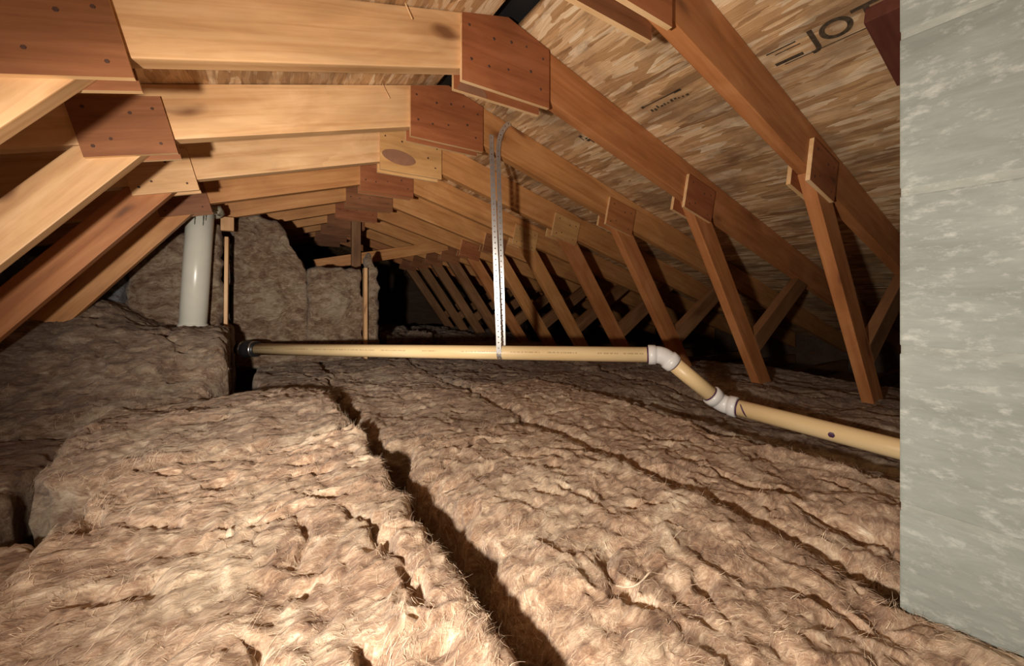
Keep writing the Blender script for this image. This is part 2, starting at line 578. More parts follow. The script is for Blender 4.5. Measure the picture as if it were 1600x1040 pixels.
def outer_web(side):
    ang = math.radians(31.7)
    d = (math.cos(ang) * side, math.sin(ang))
    c0 = ((1.965 - XR) * side, -0.20) if side > 0 else (-1.48, -0.20)
    nx, nz = -d[1] * 0.0445 * side, d[0] * 0.0445 * side
    a = isect(c0[0] + nx, c0[1] + nz, d[0], d[1], side)
    b = isect(c0[0] - nx, c0[1] - nz, d[0], d[1], side)
    wd = (1, -1.41) if side > 0 else (-1, -1.25)
    wc = (1.61 - XR, 0.175) if side > 0 else (-0.28 - XR, 0.398)
    l = math.hypot(*wd)
    # start on the outer edge of the inner web
    on = (-wd[1] / l * 0.047 * side, wd[0] / l * 0.047 * side) if side > 0 else (wd[1] / l * 0.047, -wd[0] / l * 0.047)

    # solve simply by scanning
    def scan(px, pz):
        best = None
        for i in range(-600, 601):
            t = i * 0.001
            x, z = px + t * d[0], pz + t * d[1]
            qx, qz = wc[0] + on[0], wc[1] + on[1]
            e = abs((x - qx) * wd[1] - (z - qz) * wd[0])
            if best is None or e < best[0]: best = (e, x, z)
        return best[1] + 0.001 * side, best[2]
    s1 = scan(c0[0] + nx, c0[1] + nz)
    s2 = scan(c0[0] - nx, c0[1] - nz)
    poly = [s1, (a[0], a[1] - 0.001), (b[0], b[1] - 0.001), s2]
    an = math.atan2(d[1], d[0])
    return prism_mesh('outer_web', poly, 0.0, 0.038, c0, an, 0.0025), c0, an


oWR, ooR, oaR = outer_web(1)
oWL, ooL, oaL = outer_web(-1)
botc = prism_mesh('bottom_chord', [(-3.85, -0.645), (3.85, -0.645), (3.85, -0.557), (-3.85, -0.557)], 0, 0.038, (0, -0.6), 0, 0.003)
T = 0.012
rg_poly = [(-0.139, 0.553), (0.141, 0.553), (0.141, ZT - SL * 0.141 - 0.008), (0.0, ZT - 0.008), (-0.139, ZT - SL * 0.139 - 0.008)]
rg = prism_mesh('ridge_gusset', rg_poly, 0, T, (0, 0.65), 0, 0.0, True)
sgR_c, sgR_a = (1.467 - XR, 0.393), -math.atan(0.24)
sgR = prism_mesh('side_gusset', rect(*sgR_c, 0.185, 0.135, sgR_a), 0, T, sgR_c, sgR_a, 0.0, True)
sgL_c, sgL_a = (-0.285 - XR, 0.418), math.atan(0.26)
sgL = prism_mesh('side_gusset', rect(*sgL_c, 0.175, 0.14, sgL_a), 0, T, sgL_c, sgL_a, 0.0, True)


def nails_mesh(name, spots, seed):
    bm = bmesh.new()
    rr = random.Random(seed)
    for (x, z) in spots:
        r = rr.uniform(0.0036, 0.0052)
        ring0 = [bm.verts.new((x + r * math.cos(k * math.pi / 3), -0.0002, z + r * math.sin(k * math.pi / 3))) for k in range(6)]
        ring1 = [bm.verts.new((x + r * 0.8 * math.cos(k * math.pi / 3), -0.0011, z + r * 0.8 * math.sin(k * math.pi / 3))) for k in range(6)]
        bm.faces.new(ring1)
        for k in range(6): bm.faces.new((ring0[k], ring0[(k + 1) % 6], ring1[(k + 1) % 6], ring1[k]))
    return bm_mesh(bm, name)


nail_ridge = nails_mesh('nail_heads', [(-.118, .70), (-.112, .615), (-.06, .612), (-.045, .69), (.01, .70), (.0, .622), (.06, .705), (.075, .64), (.11, .60), (.118, .69)], 3)
nail_side = nails_mesh('nail_heads', [(-.06, .045), (-.03, -.03), (.02, .03), (.065, .04), (.06, -.045), (-.065, -.045)], 4)

YK = [0.507 + 0.406 * k for k in range(11)]
pine, red, grey = M['pine'], M['pine_red'], M['pine_dark_shaded']
pr, pb, py = M['ply_red'], M['ply_brown'], M['ply_yellow']
#          left chord, right chord, left web, right web, ridge, left gusset, right gusset
po = M['pine_orange']
mats = [(pine, red, pine, red, pr, pb, pr),
        (pine, red, pine, red, pr, pb, pr),
        (pine, po, pine, red, pr, pb, M['pine_red']),
        (pine, po, red, red, py, pine, py),
        (po, po, po, po, pr, pb, py),
        (po, po, po, po, pb, pb, pb),
        (po, po, po, red, pr, pb, pr),
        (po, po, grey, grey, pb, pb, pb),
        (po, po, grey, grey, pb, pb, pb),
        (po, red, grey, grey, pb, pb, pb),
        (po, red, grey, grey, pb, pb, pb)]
labels = ['nearest roof truss, ridge gusset cut off by the top of the frame',
          'roof truss with the largest fully visible pentagon ridge gusset, near the ridge vent slot',
          'roof truss with reddish ridge gusset from which the grey metal hanger strap hangs',
          'roof truss whose yellow ridge gusset carries a brown oval plug',
          'roof truss whose left web crosses just in front of the white vent pipe',
          'roof truss directly behind the white vent pipe, its chords passing the top of the pipe',
          'roof truss just in front of the upright insulation batts and bare wall post',
          'roof truss right behind the upright insulation batts and sloping brace',
          'first of the three dim roof trusses beyond the sloping brace',
          'middle of the three dim roof trusses beyond the sloping brace',
          'farthest dim roof truss, at the dark end of the attic']
trusses = []
for k, y in enumerate(YK):
    t = empty('roof_truss', (XR, y, ZC))
    tag(t, labels[k], 'truss', 'roof trusses under the deck')
    mt = mats[k]
    E = M['ply_edge']

    def put(name, me, mat, o, a, yo=0.0):
        return link(name, me, mat, t, (o[0], yo, o[1]), (0, -a, 0))
    put('top_chord', chL, mt[0], oL, aL)
    put('top_chord', chR, mt[1], oR, aR)
    put('web', wL, mt[2], owL, awL)
    put('web', wR, mt[3], owR, awR)
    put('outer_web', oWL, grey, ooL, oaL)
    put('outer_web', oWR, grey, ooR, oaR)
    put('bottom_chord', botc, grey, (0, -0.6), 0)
    g = put('ridge_gusset', rg, [mt[4], E], (0, 0.65), 0, -T - 0.0003)
    g2 = put('ridge_gusset', rg, [mt[4] if k else pb, E], (0, 0.65), 0, 0.0383)
    s1 = put('side_gusset', sgL, [mt[5], E], sgL_c, sgL_a, -T - 0.0003)
    put('side_gusset', sgL, [mt[5], E], sgL_c, sgL_a, 0.0383)
    s2 = put('side_gusset', sgR, [mt[6], E], sgR_c, sgR_a, -T - 0.0003)
    put('side_gusset', sgR, [mt[6], E], sgR_c, sgR_a, 0.0383)
    if k < 7:
        for gg, nm in ((g, nail_ridge), (s1, nail_side), (s2, nail_side)):
            n = link('nail_heads', nm, M['nail'], gg, (0, 0, -0.65 if gg is g else 0))
            n['kind'] = 'stuff'
    if k == 3:
        pl = []
        for i in range(28):
            a = 2 * math.pi * i / 28
            u, v = 0.075 * math.cos(a), 0.031 * math.sin(a) * (0.85 + 0.15 * abs(math.sin(a)))
            pl.append((u, v))
        link('oval_plug', prism_mesh('oval_plug', pl, -0.0015, 0.0), M['patch'], g, (-0.058, -0.0002, -0.033), (0, math.radians(6), 0))
    if k == 1:
        pl = [(0.045 * math.cos(math.pi * i / 14), 0.03 * math.sin(math.pi * i / 14)) for i in range(15)]
        link('oval_plug', prism_mesh('oval_plug', pl, -0.0015, 0.0), M['patch'], g2, (-0.085, -0.0002, -0.096))
    trusses.append(t)


# pale wood slivers hanging off two left-hand chords
def sliver(truss, x, z, ln, ang):
    bm = bmesh.new()
    bmesh.ops.create_cone(bm, cap_ends=True, segments=6, radius1=0.0022, radius2=0.0012, depth=ln)
    o = link('wood_sliver', bm_mesh(bm, 'wood_sliver'), M['ply_edge'], truss, (x - XR, -0.006, z), (0, ang, 0))
    tag(o, 'pale splinter sticking out of the chord')


sliver(trusses[1], 0.285, 0.688, 0.062, math.radians(-28))
sliver(trusses[2], 0.345, 0.685, 0.048, math.radians(-28))

# flat block of lumber nailed under the deck beside the chimney
bl = box_mesh('flat_block', 0.24, 0.62, 0.037, 0.002)
xb = 1.085 + 0.12 * math.cos(SA)
tag(link('lumber_block', bl, M['toned'], None, (xb, 0.296 - 0.31, ZC + ZT - SL * (xb - XR) - 0.0195), (0, SA, 0)),
    'flat dark red-brown lumber block under the roof deck beside the chimney top', 'lumber')

# ------------------------------------------------------------------ chimney of concrete block
CX0, CX1, CY1, CY0 = 0.688, 1.068, 0.153, -0.237
chim = empty('block_chimney', ((CX0 + CX1) / 2, (CY0 + CY1) / 2, 0))
tag(chim, 'grey concrete block chimney at the right edge of the picture', 'chimney')
bh, jt = 0.191, 0.0095
z0 = -0.066 - 3 * (bh + jt)
cxm, cym = (CX0 + CX1) / 2, (CY0 + CY1) / 2
bw = CX1 - CX0
bd = CY1 - CY0
mA = [box_mesh('concrete_block', bw / 2 - jt / 2, bd, bh, 0.0022, 0.0, i) for i in range(2)]
mB = [box_mesh('concrete_block', bw, bd / 2 - jt / 2, bh, 0.0022, 0.0, i + 5) for i in range(2)]
for c in range(8):
    zc = z0 + jt / 2 + bh / 2 + c * (bh + jt)
    for s in (0, 1):
        if c % 2 == 0:
            link('concrete_block', mA[s], M['block'], chim, ((-1 if s else 1) * (bw / 4 + jt / 4), 0, ZC + zc))
        else:
            link('concrete_block', mB[s], M['block'], chim, (0, (-1 if s else 1) * (bd / 4 + jt / 4), ZC + zc))
H = 8 * (bh + jt)
link('mortar', box_mesh('mortar', bw - 0.0012, bd - 0.0012, H - 0.002, 0.003), M['mortar'], chim, (0, 0, ZC + z0 + H / 2))


# ------------------------------------------------------------------ noise for the insulation
def _hash(ix, iy, iz, seed):
    h = (ix.astype(np.int64) * 374761393 + iy.astype(np.int64) * 668265263 + iz.astype(np.int64) * 2147483647 + seed * 1274126177) & 0xFFFFFFFF
    h = ((h ^ (h >> 13)) * 1274126177) & 0xFFFFFFFF
    h = ((h ^ (h >> 16)) * 2246822519) & 0xFFFFFFFF
    h = h ^ (h >> 15)
    return (h & 0xFFFF).astype(np.float64) / 32767.5 - 1.0


def vnoise(p, seed=0):
    f = np.floor(p)
    t = p - f
    t = t * t * t * (t * (t * 6 - 15) + 10)
    i = f.astype(np.int64)
    x, y, z = i[:, 0], i[:, 1], i[:, 2]
    r = 0
    for dx in (0, 1):
        wx = t[:, 0] if dx else 1 - t[:, 0]
        for dy in (0, 1):
            wy = t[:, 1] if dy else 1 - t[:, 1]
            for dz in (0, 1):
                wz = t[:, 2] if dz else 1 - t[:, 2]
                r = r + _hash(x + dx, y + dy, z + dz, seed) * wx * wy * wz
    return r


def fbm(p, seed=0, oct=3, gain=0.5):
    a, s, r = 1.0, 1.0, 0
    for k in range(oct):
        r = r + a * vnoise(p * s + k * 17.3, seed + k)
        a *= gain
        s *= 2.03
    return r


def batt(name, x0, x1, y0, y1, ztop, zbot, label, res=0.008, seed=1, r=0.04, wob=0.02, squircle=0.25,
         rough=1.0, hfn=None, clampfn=None, creases=(), mat='insul', fibres=0, vertical=None, group='glass wool batts on the attic floor', topfn=None):
    """a glass wool batt: lumpy top, rounded shoulders, ragged sides. vertical=(X,Y,Z,rotz): stood upright"""
    nx = max(12, int((x1 - x0) / res))
    ny = max(12, int((y1 - y0) / res))
    u = np.linspace(-1, 1, nx)
    v = np.linspace(-1, 1, ny)
    # denser at the shoulders
    u = np.sign(u) * (1 - (1 - np.abs(u)) ** 1.15)
    v = np.sign(v) * (1 - (1 - np.abs(v)) ** 1.15)
    U, V = np.meshgrid(u, v)
    hx, hy = (x1 - x0) / 2, (y1 - y0) / 2
    cx, cy = (x0 + x1) / 2, (y0 + y1) / 2
    kx = squircle * min(1, hy / hx)
    ky = squircle * min(1, hx / hy)
    px = hx * U * (1 - kx * (1 - np.sqrt(np.clip(1 - np.abs(V) ** 8 * 0.75, 0, 1))))
    py_ = hy * V * (1 - ky * (1 - np.sqrt(np.clip(1 - np.abs(U) ** 8 * 0.75, 0, 1))))
    e = np.minimum((1 - np.abs(U)) * hx, (1 - np.abs(V)) * hy)
    drop = np.where(e < r, r - np.sqrt(np.clip(r * r - (r - e) ** 2, 0, None)), 0)
    P = np.stack([px.ravel() + cx, py_.ravel() + cy, np.zeros(px.size)], 1)
    if topfn is not None:
        P[:, 1] = y0 + (P[:, 1] - y0) * topfn(P[:, 0])
    Q = P.copy()
    if vertical is not None: Q[:, 2] += vertical[1] * 3.1
    zt = np.full(px.size, ztop) if hfn is None else hfn(P[:, 0], P[:, 1])
    w1 = np.stack([fbm(Q * 9 + 3.1, seed + 11, 2), fbm(Q * 9 + 7.7, seed + 12, 2), np.zeros(px.size)], 1)
    Qw = Q + w1 * 0.035
    big = fbm(Q * 5.0, seed, 2)
    med = fbm(Qw * 17, seed + 3, 2)
    sml = fbm(Q * np.array([38, 44, 40]) + w1 * 0.8, seed + 4, 2, 0.6)
    fine = fbm(Q * np.array([95, 120, 110]) + w1, seed + 5, 2, 0.6)
    pock = np.clip(fbm(Qw * np.array([19, 24, 22]), seed + 8, 2) - 0.68, 0, 1)
    z = zt - drop.ravel() + rough * (0.012 * big + 0.0050 * med + 0.0036 * sml + 0.0026 * fine - 0.045 * pock)
    for (ax_, ay_, bx_, by_, dep, wdt) in creases:
        jx = P[:, 0] + 0.012 * fbm(Q * 28, seed + 60, 2) - ax_
        jy = P[:, 1] + 0.012 * fbm(Q * 28 + 5, seed + 61, 2) - ay_
        ux, uy = bx_ - ax_, by_ - ay_
        tt = np.clip((jx * ux + jy * uy) / (ux * ux + uy * uy), 0, 1)
        dd = np.hypot(jx - tt * ux, jy - tt * uy)
        z = z - dep * np.exp(-(dd / wdt) ** 2) * (0.35 + 0.65 * np.sin(np.pi * np.clip(tt, 0.04, 0.96)))
    ed = np.exp(-e.ravel() / 0.05)
    wob1 = fbm(Q * 11, seed + 20, 3)
    wob2 = fbm(Q * 11 + 31, seed + 21, 3)
    sx = np.sign(U.ravel()) * (np.abs(U.ravel()) > 0.5)
    X = P[:, 0] + 0.7 * wob * wob1 * (0.2 + ed) + rough * 0.006 * fbm(Q * 30, seed + 30, 2)
    Y = P[:, 1] + 0.7 * wob * wob2 * (0.2 + ed) + rough * 0.006 * fbm(Q * 30 + 9, seed + 31, 2)
    verts = np.stack([X, Y, z], 1)
    idx = np.arange(nx * ny).reshape(ny, nx)
    faces = np.stack([idx[:-1, :-1].ravel(), idx[:-1, 1:].ravel(), idx[1:, 1:].ravel(), idx[1:, :-1].ravel()], 1)
    # side skirt
    ringi = np.concatenate([idx[0, :-1], idx[:-1, -1], idx[-1, :0:-1], idx[:0:-1, 0]])
    allv = [verts]
    allf = [faces]
    prev = ringi
    base = len(verts)
    ring0 = verts[ringi]
    nrow = 5
    cen = np.array([cx, cy])
    for k in range(1, nrow + 1):
        t = k / nrow
        rv = ring0.copy()
        rv[:, 2] = ring0[:, 2] * (1 - t) + zbot * t
        q = np.stack([rv[:, 0], rv[:, 1], rv[:, 2]], 1)
        out = (rv[:, :2] - cen) / np.array([hx, hy])
        out = out / np.maximum(np.linalg.norm(out, axis=1, keepdims=True), 1e-6)
        bul = 0.006 * fbm(q * 22, seed + 40, 2) + (0.005 * math.sin(t * math.pi) if k < nrow else -0.005)
        rv[:, :2] += out * bul[:, None] if isinstance(bul, np.ndarray) else out * bul
        allv.append(rv)
        cur = np.arange(base, base + len(rv))
        base += len(rv)
        allf.append(np.stack([prev, cur, np.roll(cur, -1), np.roll(prev, -1)], 1))
        prev = cur
    V3 = np.concatenate(allv)
    F3 = np.concatenate(allf)
    if clampfn is not None: V3 = clampfn(V3)
    off = np.array([cx, cy, 0.0]) if vertical is None else np.array([cx, y0, zbot])
    Vl = V3 - off
    if vertical is None: Vl[:, 2] -= zbot
    me = bpy.data.meshes.new(name)
    me.vertices.add(len(Vl))
    me.vertices.foreach_set('co', Vl.ravel())
    me.loops.add(F3.size)
    me.loops.foreach_set('vertex_index', F3.ravel())
    me.polygons.add(len(F3))
    me.polygons.foreach_set('loop_start', np.arange(0, F3.size, 4))
    me.polygons.foreach_set('loop_total', np.full(len(F3), 4))
    me.polygons.foreach_set('use_smooth', np.ones(len(F3), dtype=bool))
    me.update(calc_edges=True)
    me.validate()
    if vertical is None:
        loc, rot = (cx, cy, zbot + ZC), (0, 0, 0)
    else:
        loc, rot = (vertical[0], vertical[1], vertical[2] + ZC), (math.pi / 2, 0, vertical[3])
    o = link(name, me, M[mat], None, loc, rot)
    tag(o, label, 'insulation', group)
    if fibres:
        rr = np.random.RandomState(seed)
        ntop = nx * ny
        n = fibres
        pick = rr.randint(0, ntop, n)
        eidx = np.where(e.ravel() < 0.03)[0]
        pick[:n // 6] = eidx[rr.randint(0, len(eidx), n // 6)]
        p = Vl[pick]
        jit = rr.uniform(-0.5, 0.5, (n, 2)) * res
        # surface slope at the root keeps the strands lying on the lumps
        grid = Vl[:ntop].reshape(ny, nx, 3)
        gx = np.gradient(grid[:, :, 2], axis=1) / np.maximum(np.abs(np.gradient(grid[:, :, 0], axis=1)), 1e-4)
        gy = np.gradient(grid[:, :, 2], axis=0) / np.maximum(np.abs(np.gradient(grid[:, :, 1], axis=0)), 1e-4)
        gx = np.clip(gx.ravel()[pick], -1.2, 1.2)
        gy = np.clip(gy.ravel()[pick], -1.2, 1.2)
        ang = 2.2 * vnoise(np.stack([p[:, 0] * 9, p[:, 1] * 9, np.zeros(n)], 1), seed + 70) + rr.normal(0.2, 0.45, n)
        flip = np.where(rr.rand(n) < 0.5, -1, 1)
        dx, dy = np.cos(ang) * flip, np.sin(ang) * flip
        lift = rr.uniform(-0.03, 0.11, n)
        dz = gx * dx + gy * dy + lift
        ln = rr.uniform(0.005, 0.020, n)
        wd = rr.uniform(0.00014, 0.00036, n)
        cur = rr.uniform(-0.7, 0.7, n)
        S4 = 5
        VV = np.zeros((n, S4, 2, 3))
        for q in range(S4):
            tt = q / (S4 - 1)
            cx_ = p[:, 0] + jit[:, 0] + dx * ln * tt - dy * cur * ln * tt * tt
            cy_ = p[:, 1] + jit[:, 1] + dy * ln * tt + dx * cur * ln * tt * tt
            cz_ = p[:, 2] + 0.0012 + dz * ln * tt - 0.10 * ln * tt * tt
            ww = wd * (1 - 0.75 * tt)
            for si, sg in ((0, -1), (1, 1)):
                VV[:, q, si, 0] = cx_ - dy * ww * sg
                VV[:, q, si, 1] = cy_ + dx * ww * sg
                VV[:, q, si, 2] = cz_ + 0.3 * ww * sg
        base_i = np.arange(n)[:, None] * (S4 * 2)
        fl = []
        for q in range(S4 - 1):
            fl.append(base_i + np.array([2 * q, 2 * q + 1, 2 * q + 3, 2 * q + 2])[None, :])
        FF = np.concatenate(fl)
        fm = bpy.data.meshes.new('loose_fibres')
        fm.vertices.add(n * S4 * 2)
        fm.vertices.foreach_set('co', VV.reshape(-1))
        fm.loops.add(FF.size)
        fm.loops.foreach_set('vertex_index', FF.ravel())
        fm.polygons.add(len(FF))
        fm.polygons.foreach_set('loop_start', np.arange(0, FF.size, 4))
        fm.polygons.foreach_set('loop_total', np.full(len(FF), 4))
        fm.update(calc_edges=True)
        fo = link('loose_fibres', fm, M['fibre'], o)
        fo['kind'] = 'stuff'
    return o


def chimney_clamp(V):
    m = (V[:, 1] < CY1 + 0.01) & (V[:, 0] > CX0 - 0.004)
    V[m, 0] = CX0 - 0.004
    return V


ZF = -0.555        # underside of the batts (on the bottom chords)
batt('insulation_batt', -0.30, 0.222, -0.40, 1.15, -0.392, ZF, 'large brown glass wool batt in the left foreground, left of the dark gap', 0.0045, 1, wob=0.024, r=0.018, squircle=0.1, fibres=26000,
     creases=[(.135, .79, .168, .60, .04, .009), (.165, .58, .163, .47, .03, .008), (.09, .47, .11, .40, .035, .008), (-.02, .56, .02, .45, .02, .008), (-.12, .80, .05, .86, .016, .007), (.05, .98, .12, .95, .02, .008)],
     hfn=lambda x, y: -0.398 + 0.022 * np.clip((x - 0.05) / 0.15, 0, 1) + 0.03 * np.clip((y - 0.8) / 0.35, 0, 1))
batt('insulation_batt', -0.74, -0.315, -0.40, 1.12, -0.445, ZF, 'sunken glass wool batt at the lower left edge of the picture', 0.009, 2)
batt('insulation_batt', 0.296, 0.728, -0.40, 1.04, -0.386, ZF, 'brown glass wool batt in the centre foreground, right of the dark gap', 0.0045, 3, wob=0.02, squircle=0.35, clampfn=chimney_clamp, fibres=24000,
     creases=[(.62, .25, .60, .17, .03, .007), (.45, .62, .50, .60, .012, .006), (.53, .80, .62, .72, .012, .007)],
     hfn=lambda x, y: -0.387 - 0.022 * np.clip((0.38 - x) / 0.08, 0, 1))
batt('insulation_batt', 0.268, 0.742, 1.048, 2.17, -0.396, ZF, 'glass wool batt beyond the curved tear, under the hanging pipe', 0.0065, 4, mat='insul_half_shaded', r=0.022, squircle=0.1, fibres=13000)


def c3(V):
    m = (V[:, 1] < CY1 + 0.012)
    V[m, 1] = CY1 + 0.012
    return V


batt('insulation_batt', 0.742, 1.150, 0.155, 1.58, -0.392, ZF, 'glass wool batt right of the long narrow crack, beside the chimney foot', 0.0055, 5, wob=0.02, fibres=12000, clampfn=c3,
     creases=[(.865, .34, .85, .19, .035, .008), (.86, .52, .875, .40, .03, .008), (.93, .75, 1.0, .62, .018, .008), (.85, 1.05, .95, 1.0, .015, .008)])
batt('insulation_batt', 1.148, 1.580, -0.30, 1.57, -0.448, ZF, 'low glass wool batt under the lower pipe run', 0.007, 6, mat='insul_shaded', r=0.02, squircle=0.05, hfn=lambda x, y: -0.448 + 0.05 * np.clip(np.maximum((1.30 - x) / 0.12, (y - 0.85) / 0.3), 0, 1))
batt('insulation_batt', 1.585, 2.12, -0.30, 1.56, -0.402, ZF, 'glass wool batt behind the lower pipe run, at the foot of the two nearest struts', 0.008, 7, mat='insul_shaded')
batt('insulation_batt', 2.13, 2.62, -0.30, 1.56, -0.425, ZF, 'outermost dim glass wool batt behind the two nearest struts', 0.012, 8, mat='insul_shaded')
batt('insulation_batt', -0.415, 0.216, 1.14, 1.68, -0.345, ZF, 'round-ended glass wool batt lying crosswise behind the left foreground batt', 0.006, 9, mat='insul_half_shaded', wob=0.018, squircle=0.4, fibres=13000,
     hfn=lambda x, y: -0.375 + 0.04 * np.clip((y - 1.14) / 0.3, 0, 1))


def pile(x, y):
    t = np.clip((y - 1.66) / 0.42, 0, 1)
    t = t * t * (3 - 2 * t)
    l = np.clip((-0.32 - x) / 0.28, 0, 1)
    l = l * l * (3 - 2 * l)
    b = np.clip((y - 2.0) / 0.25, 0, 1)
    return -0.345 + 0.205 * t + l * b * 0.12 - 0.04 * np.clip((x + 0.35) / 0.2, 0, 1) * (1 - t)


batt('insulation_batt', -0.98, -0.135, 1.66, 2.80, -0.13, ZF, 'high heaped glass wool batt at the foot of the white vent pipe', 0.0075, 10, hfn=pile, wob=0.02, rough=1.2, fibres=6000, mat='insul_shaded')
batt('insulation_batt', -1.9, -0.97, 1.45, 2.85, -0.12, ZF, 'heaped dim glass wool batt below the left roof slope', 0.014, 11, hfn=lambda x, y: pile(np.full_like(x, -0.7), y), mat='insul_shaded')
batt('insulation_batt', -1.2, -0.425, 1.13, 1.67, -0.395, ZF, 'dim glass wool batt in the hollow at the left edge', 0.010, 12, mat='insul_shaded')
batt('insulation_batt', -0.02, 0.275, 1.69, 3.02, -0.385, ZF, 'glass wool batt below the black rubber coupling', 0.007, 13, r=0.02, squircle=0.05, mat='insul_shaded')
batt('insulation_batt', 0.27, 0.755, 2.165, 3.02, -0.392, ZF, 'glass wool batt in front of the upright batts, behind the pipe', 0.009, 14, r=0.02, squircle=0.05, mat='insul_shaded')
batt('insulation_batt', 0.745, 1.165, 1.585, 3.21, -0.395, ZF, 'glass wool batt behind the pipe, right of the metal strap', 0.009, 15, r=0.02, squircle=0.05, mat='insul_shaded')
batt('insulation_batt', 1.16, 1.605, 1.575, 3.21, -0.40, ZF, 'glass wool batt below the row of struts, nearer the strap', 0.010, 16, r=0.02, squircle=0.05, mat='insul_shaded')
batt('insulation_batt', 1.61, 2.15, 1.58, 3.2, -0.40, ZF, 'glass wool batt at the foot of the middle struts', 0.012, 17, r=0.02, squircle=0.05, mat='insul_shaded')
batt('insulation_batt', 0.80, 1.28, 3.22, 4.9, -0.33, ZF, 'rumpled dim glass wool batt beyond the end of the upright batts', 0.012, 18, rough=2.2, mat='insul_shaded')
batt('insulation_batt', 1.30, 1.80, 3.22, 4.9, -0.36, ZF, 'dim glass wool batt at the foot of the farthest struts', 0.012, 19, rough=1.8, mat='insul_shaded')
batt('insulation_batt', 1.82, 2.35, 3.22, 4.9, -0.38, ZF, 'far corner glass wool batt beneath the eave', 0.016, 20, mat='insul_shaded')

# upright batts of the knee wall (local x across, local y up, local z towards the camera)
gw = 'upright glass wool batts'


def up(x0, x1, yf, zb, zt, label, seed, topfn=None, mat='insul_upright', res=0.008, rotz=0.0, thick=0.12, rough=1.0):
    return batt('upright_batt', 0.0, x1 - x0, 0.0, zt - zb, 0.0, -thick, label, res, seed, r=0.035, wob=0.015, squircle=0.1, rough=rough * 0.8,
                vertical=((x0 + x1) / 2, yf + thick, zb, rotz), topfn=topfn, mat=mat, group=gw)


def top_w1(x):
    h = np.where(x < 0.215, 0.985 - 0.015 * np.sin(x * 40), 0.985 - np.clip((x - 0.215) / 0.17, 0, 1) * 0.34)
    return h - 0.05 * np.clip((0.05 - x) / 0.05, 0, 1)


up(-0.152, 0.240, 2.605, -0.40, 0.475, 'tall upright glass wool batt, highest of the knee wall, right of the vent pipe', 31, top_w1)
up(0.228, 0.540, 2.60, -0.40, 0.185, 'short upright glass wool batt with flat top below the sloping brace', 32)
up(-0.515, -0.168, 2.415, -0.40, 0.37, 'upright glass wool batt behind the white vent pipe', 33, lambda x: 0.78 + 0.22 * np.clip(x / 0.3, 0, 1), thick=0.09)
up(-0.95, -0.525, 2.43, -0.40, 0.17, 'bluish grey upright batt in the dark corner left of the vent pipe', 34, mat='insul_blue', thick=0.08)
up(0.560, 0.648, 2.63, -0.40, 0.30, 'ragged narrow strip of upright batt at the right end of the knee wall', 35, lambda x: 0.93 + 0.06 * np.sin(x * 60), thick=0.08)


# knee wall lumber
def board(name, p0, p1, wd, th, mat, label, cat='lumber', roll=0.0, group=None):
    p0, p1 = Vector(p0), Vector(p1)
    d = p1 - p0
    me = box_mesh(name, d.length, th, wd, 0.0025)
    q = d.to_track_quat('X', 'Z')
    o = link(name, me, M[mat], None, (p0 + p1) / 2 + Vector((0, 0, ZC)), (q @ Matrix.Rotation(roll, 4, 'X').to_quaternion()).to_euler())
    return tag(o, label, cat, group)


board('wall_post', (0.622, 3.262, -0.55), (0.622, 3.262, 0.60), 0.068, 0.038, 'pine_dark_shaded', 'bare dark-stained wooden post standing behind the upright batts under the ridge', 'post')
board('stud', (0.552, 2.60, -0.55), (0.552, 2.60, 0.19), 0.020, 0.05, 'pine', 'pale stud edge at the right end of the short upright batt', 'stud', group='knee wall studs')
board('stud', (-0.158, 2.44, -0.55), (-0.151, 2.44, 0.305), 0.016, 0.07, 'pine', 'thin pale stud edge between the batt behind the vent pipe and the tall batt', 'stud', group='knee wall studs')
board('lumber_block', (-0.150, 2.46, 0.34), (-0.150, 2.46, 0.41), 0.055, 0.038, 'pine', 'small pale wood block above the stud left of the tall upright batt', 'lumber')
board('sloping_brace', (0.33, 3.318, 0.245), (1.42, 3.318, 0.478), 0.089, 0.038, 'pine_orange', 'orange wooden brace sloping across behind the post', 'brace')

# ------------------------------------------------------------------ drain pipe run
OD = 0.0545
R = OD / 2
PA = Vector((-0.027, 2.272, -0.25 + ZC))
PB = Vector((1.185, 0.868, -0.2005 + ZC))
PCc = Vector((1.340, 0.745, -0.366 + ZC))
PD = Vector((1.545, -0.29, -0.452 + ZC))
d1 = (PB - PA).normalized()
d2 = (PCc - PB).normalized()
d3 = (PD - PCc).normalized()
run = empty('drain_pipe', (PA + PB) / 2)
tag(run, 'cream plastic drain pipe with two white elbows hanging across the attic', 'pipe')
inv = Matrix.Translation(-run.location)


def local(p): return Vector(p) - run.location


def pipe_seg(p0, p1, mat='pvc_plain'):
    p0, p1 = Vector(p0), Vector(p1)
    d = p1 - p0
    me = lathe_mesh('pipe_section', [(R - 0.003, 0.0), (R, 0.0005), (R, d.length - 0.0005), (R - 0.003, d.length)], 40)
    o = link('pipe_section', me, M[mat], run, local(p0), (0, 0, 0), True)
    # local X must point up
    zax = d.normalized()
    xax = (Vector((0, 0, 1)) - zax * zax.z).normalized()
    # lean the printed line towards the camera side
    side = Vector((-zax.y, zax.x, 0)).normalized()
    if side.dot(Vector((0.539, 0.842, 0))) > 0: side = -side
    xax = (xax * 0.8 + side * 0.6).normalized()
    yax = zax.cross(xax)
    o.rotation_euler = Matrix((xax, yax, zax)).transposed().to_euler()
    return o


EL = 0.036       # elbow leg
pipe_seg(PA - d1 * 0.03, PB - d1 * (EL - 0.01), 'pvc')
pipe_seg(PB + d2 * (EL - 0.01), PCc - d2 * (EL - 0.01))
pipe_seg(PCc + d3 * (EL - 0.01), PD)


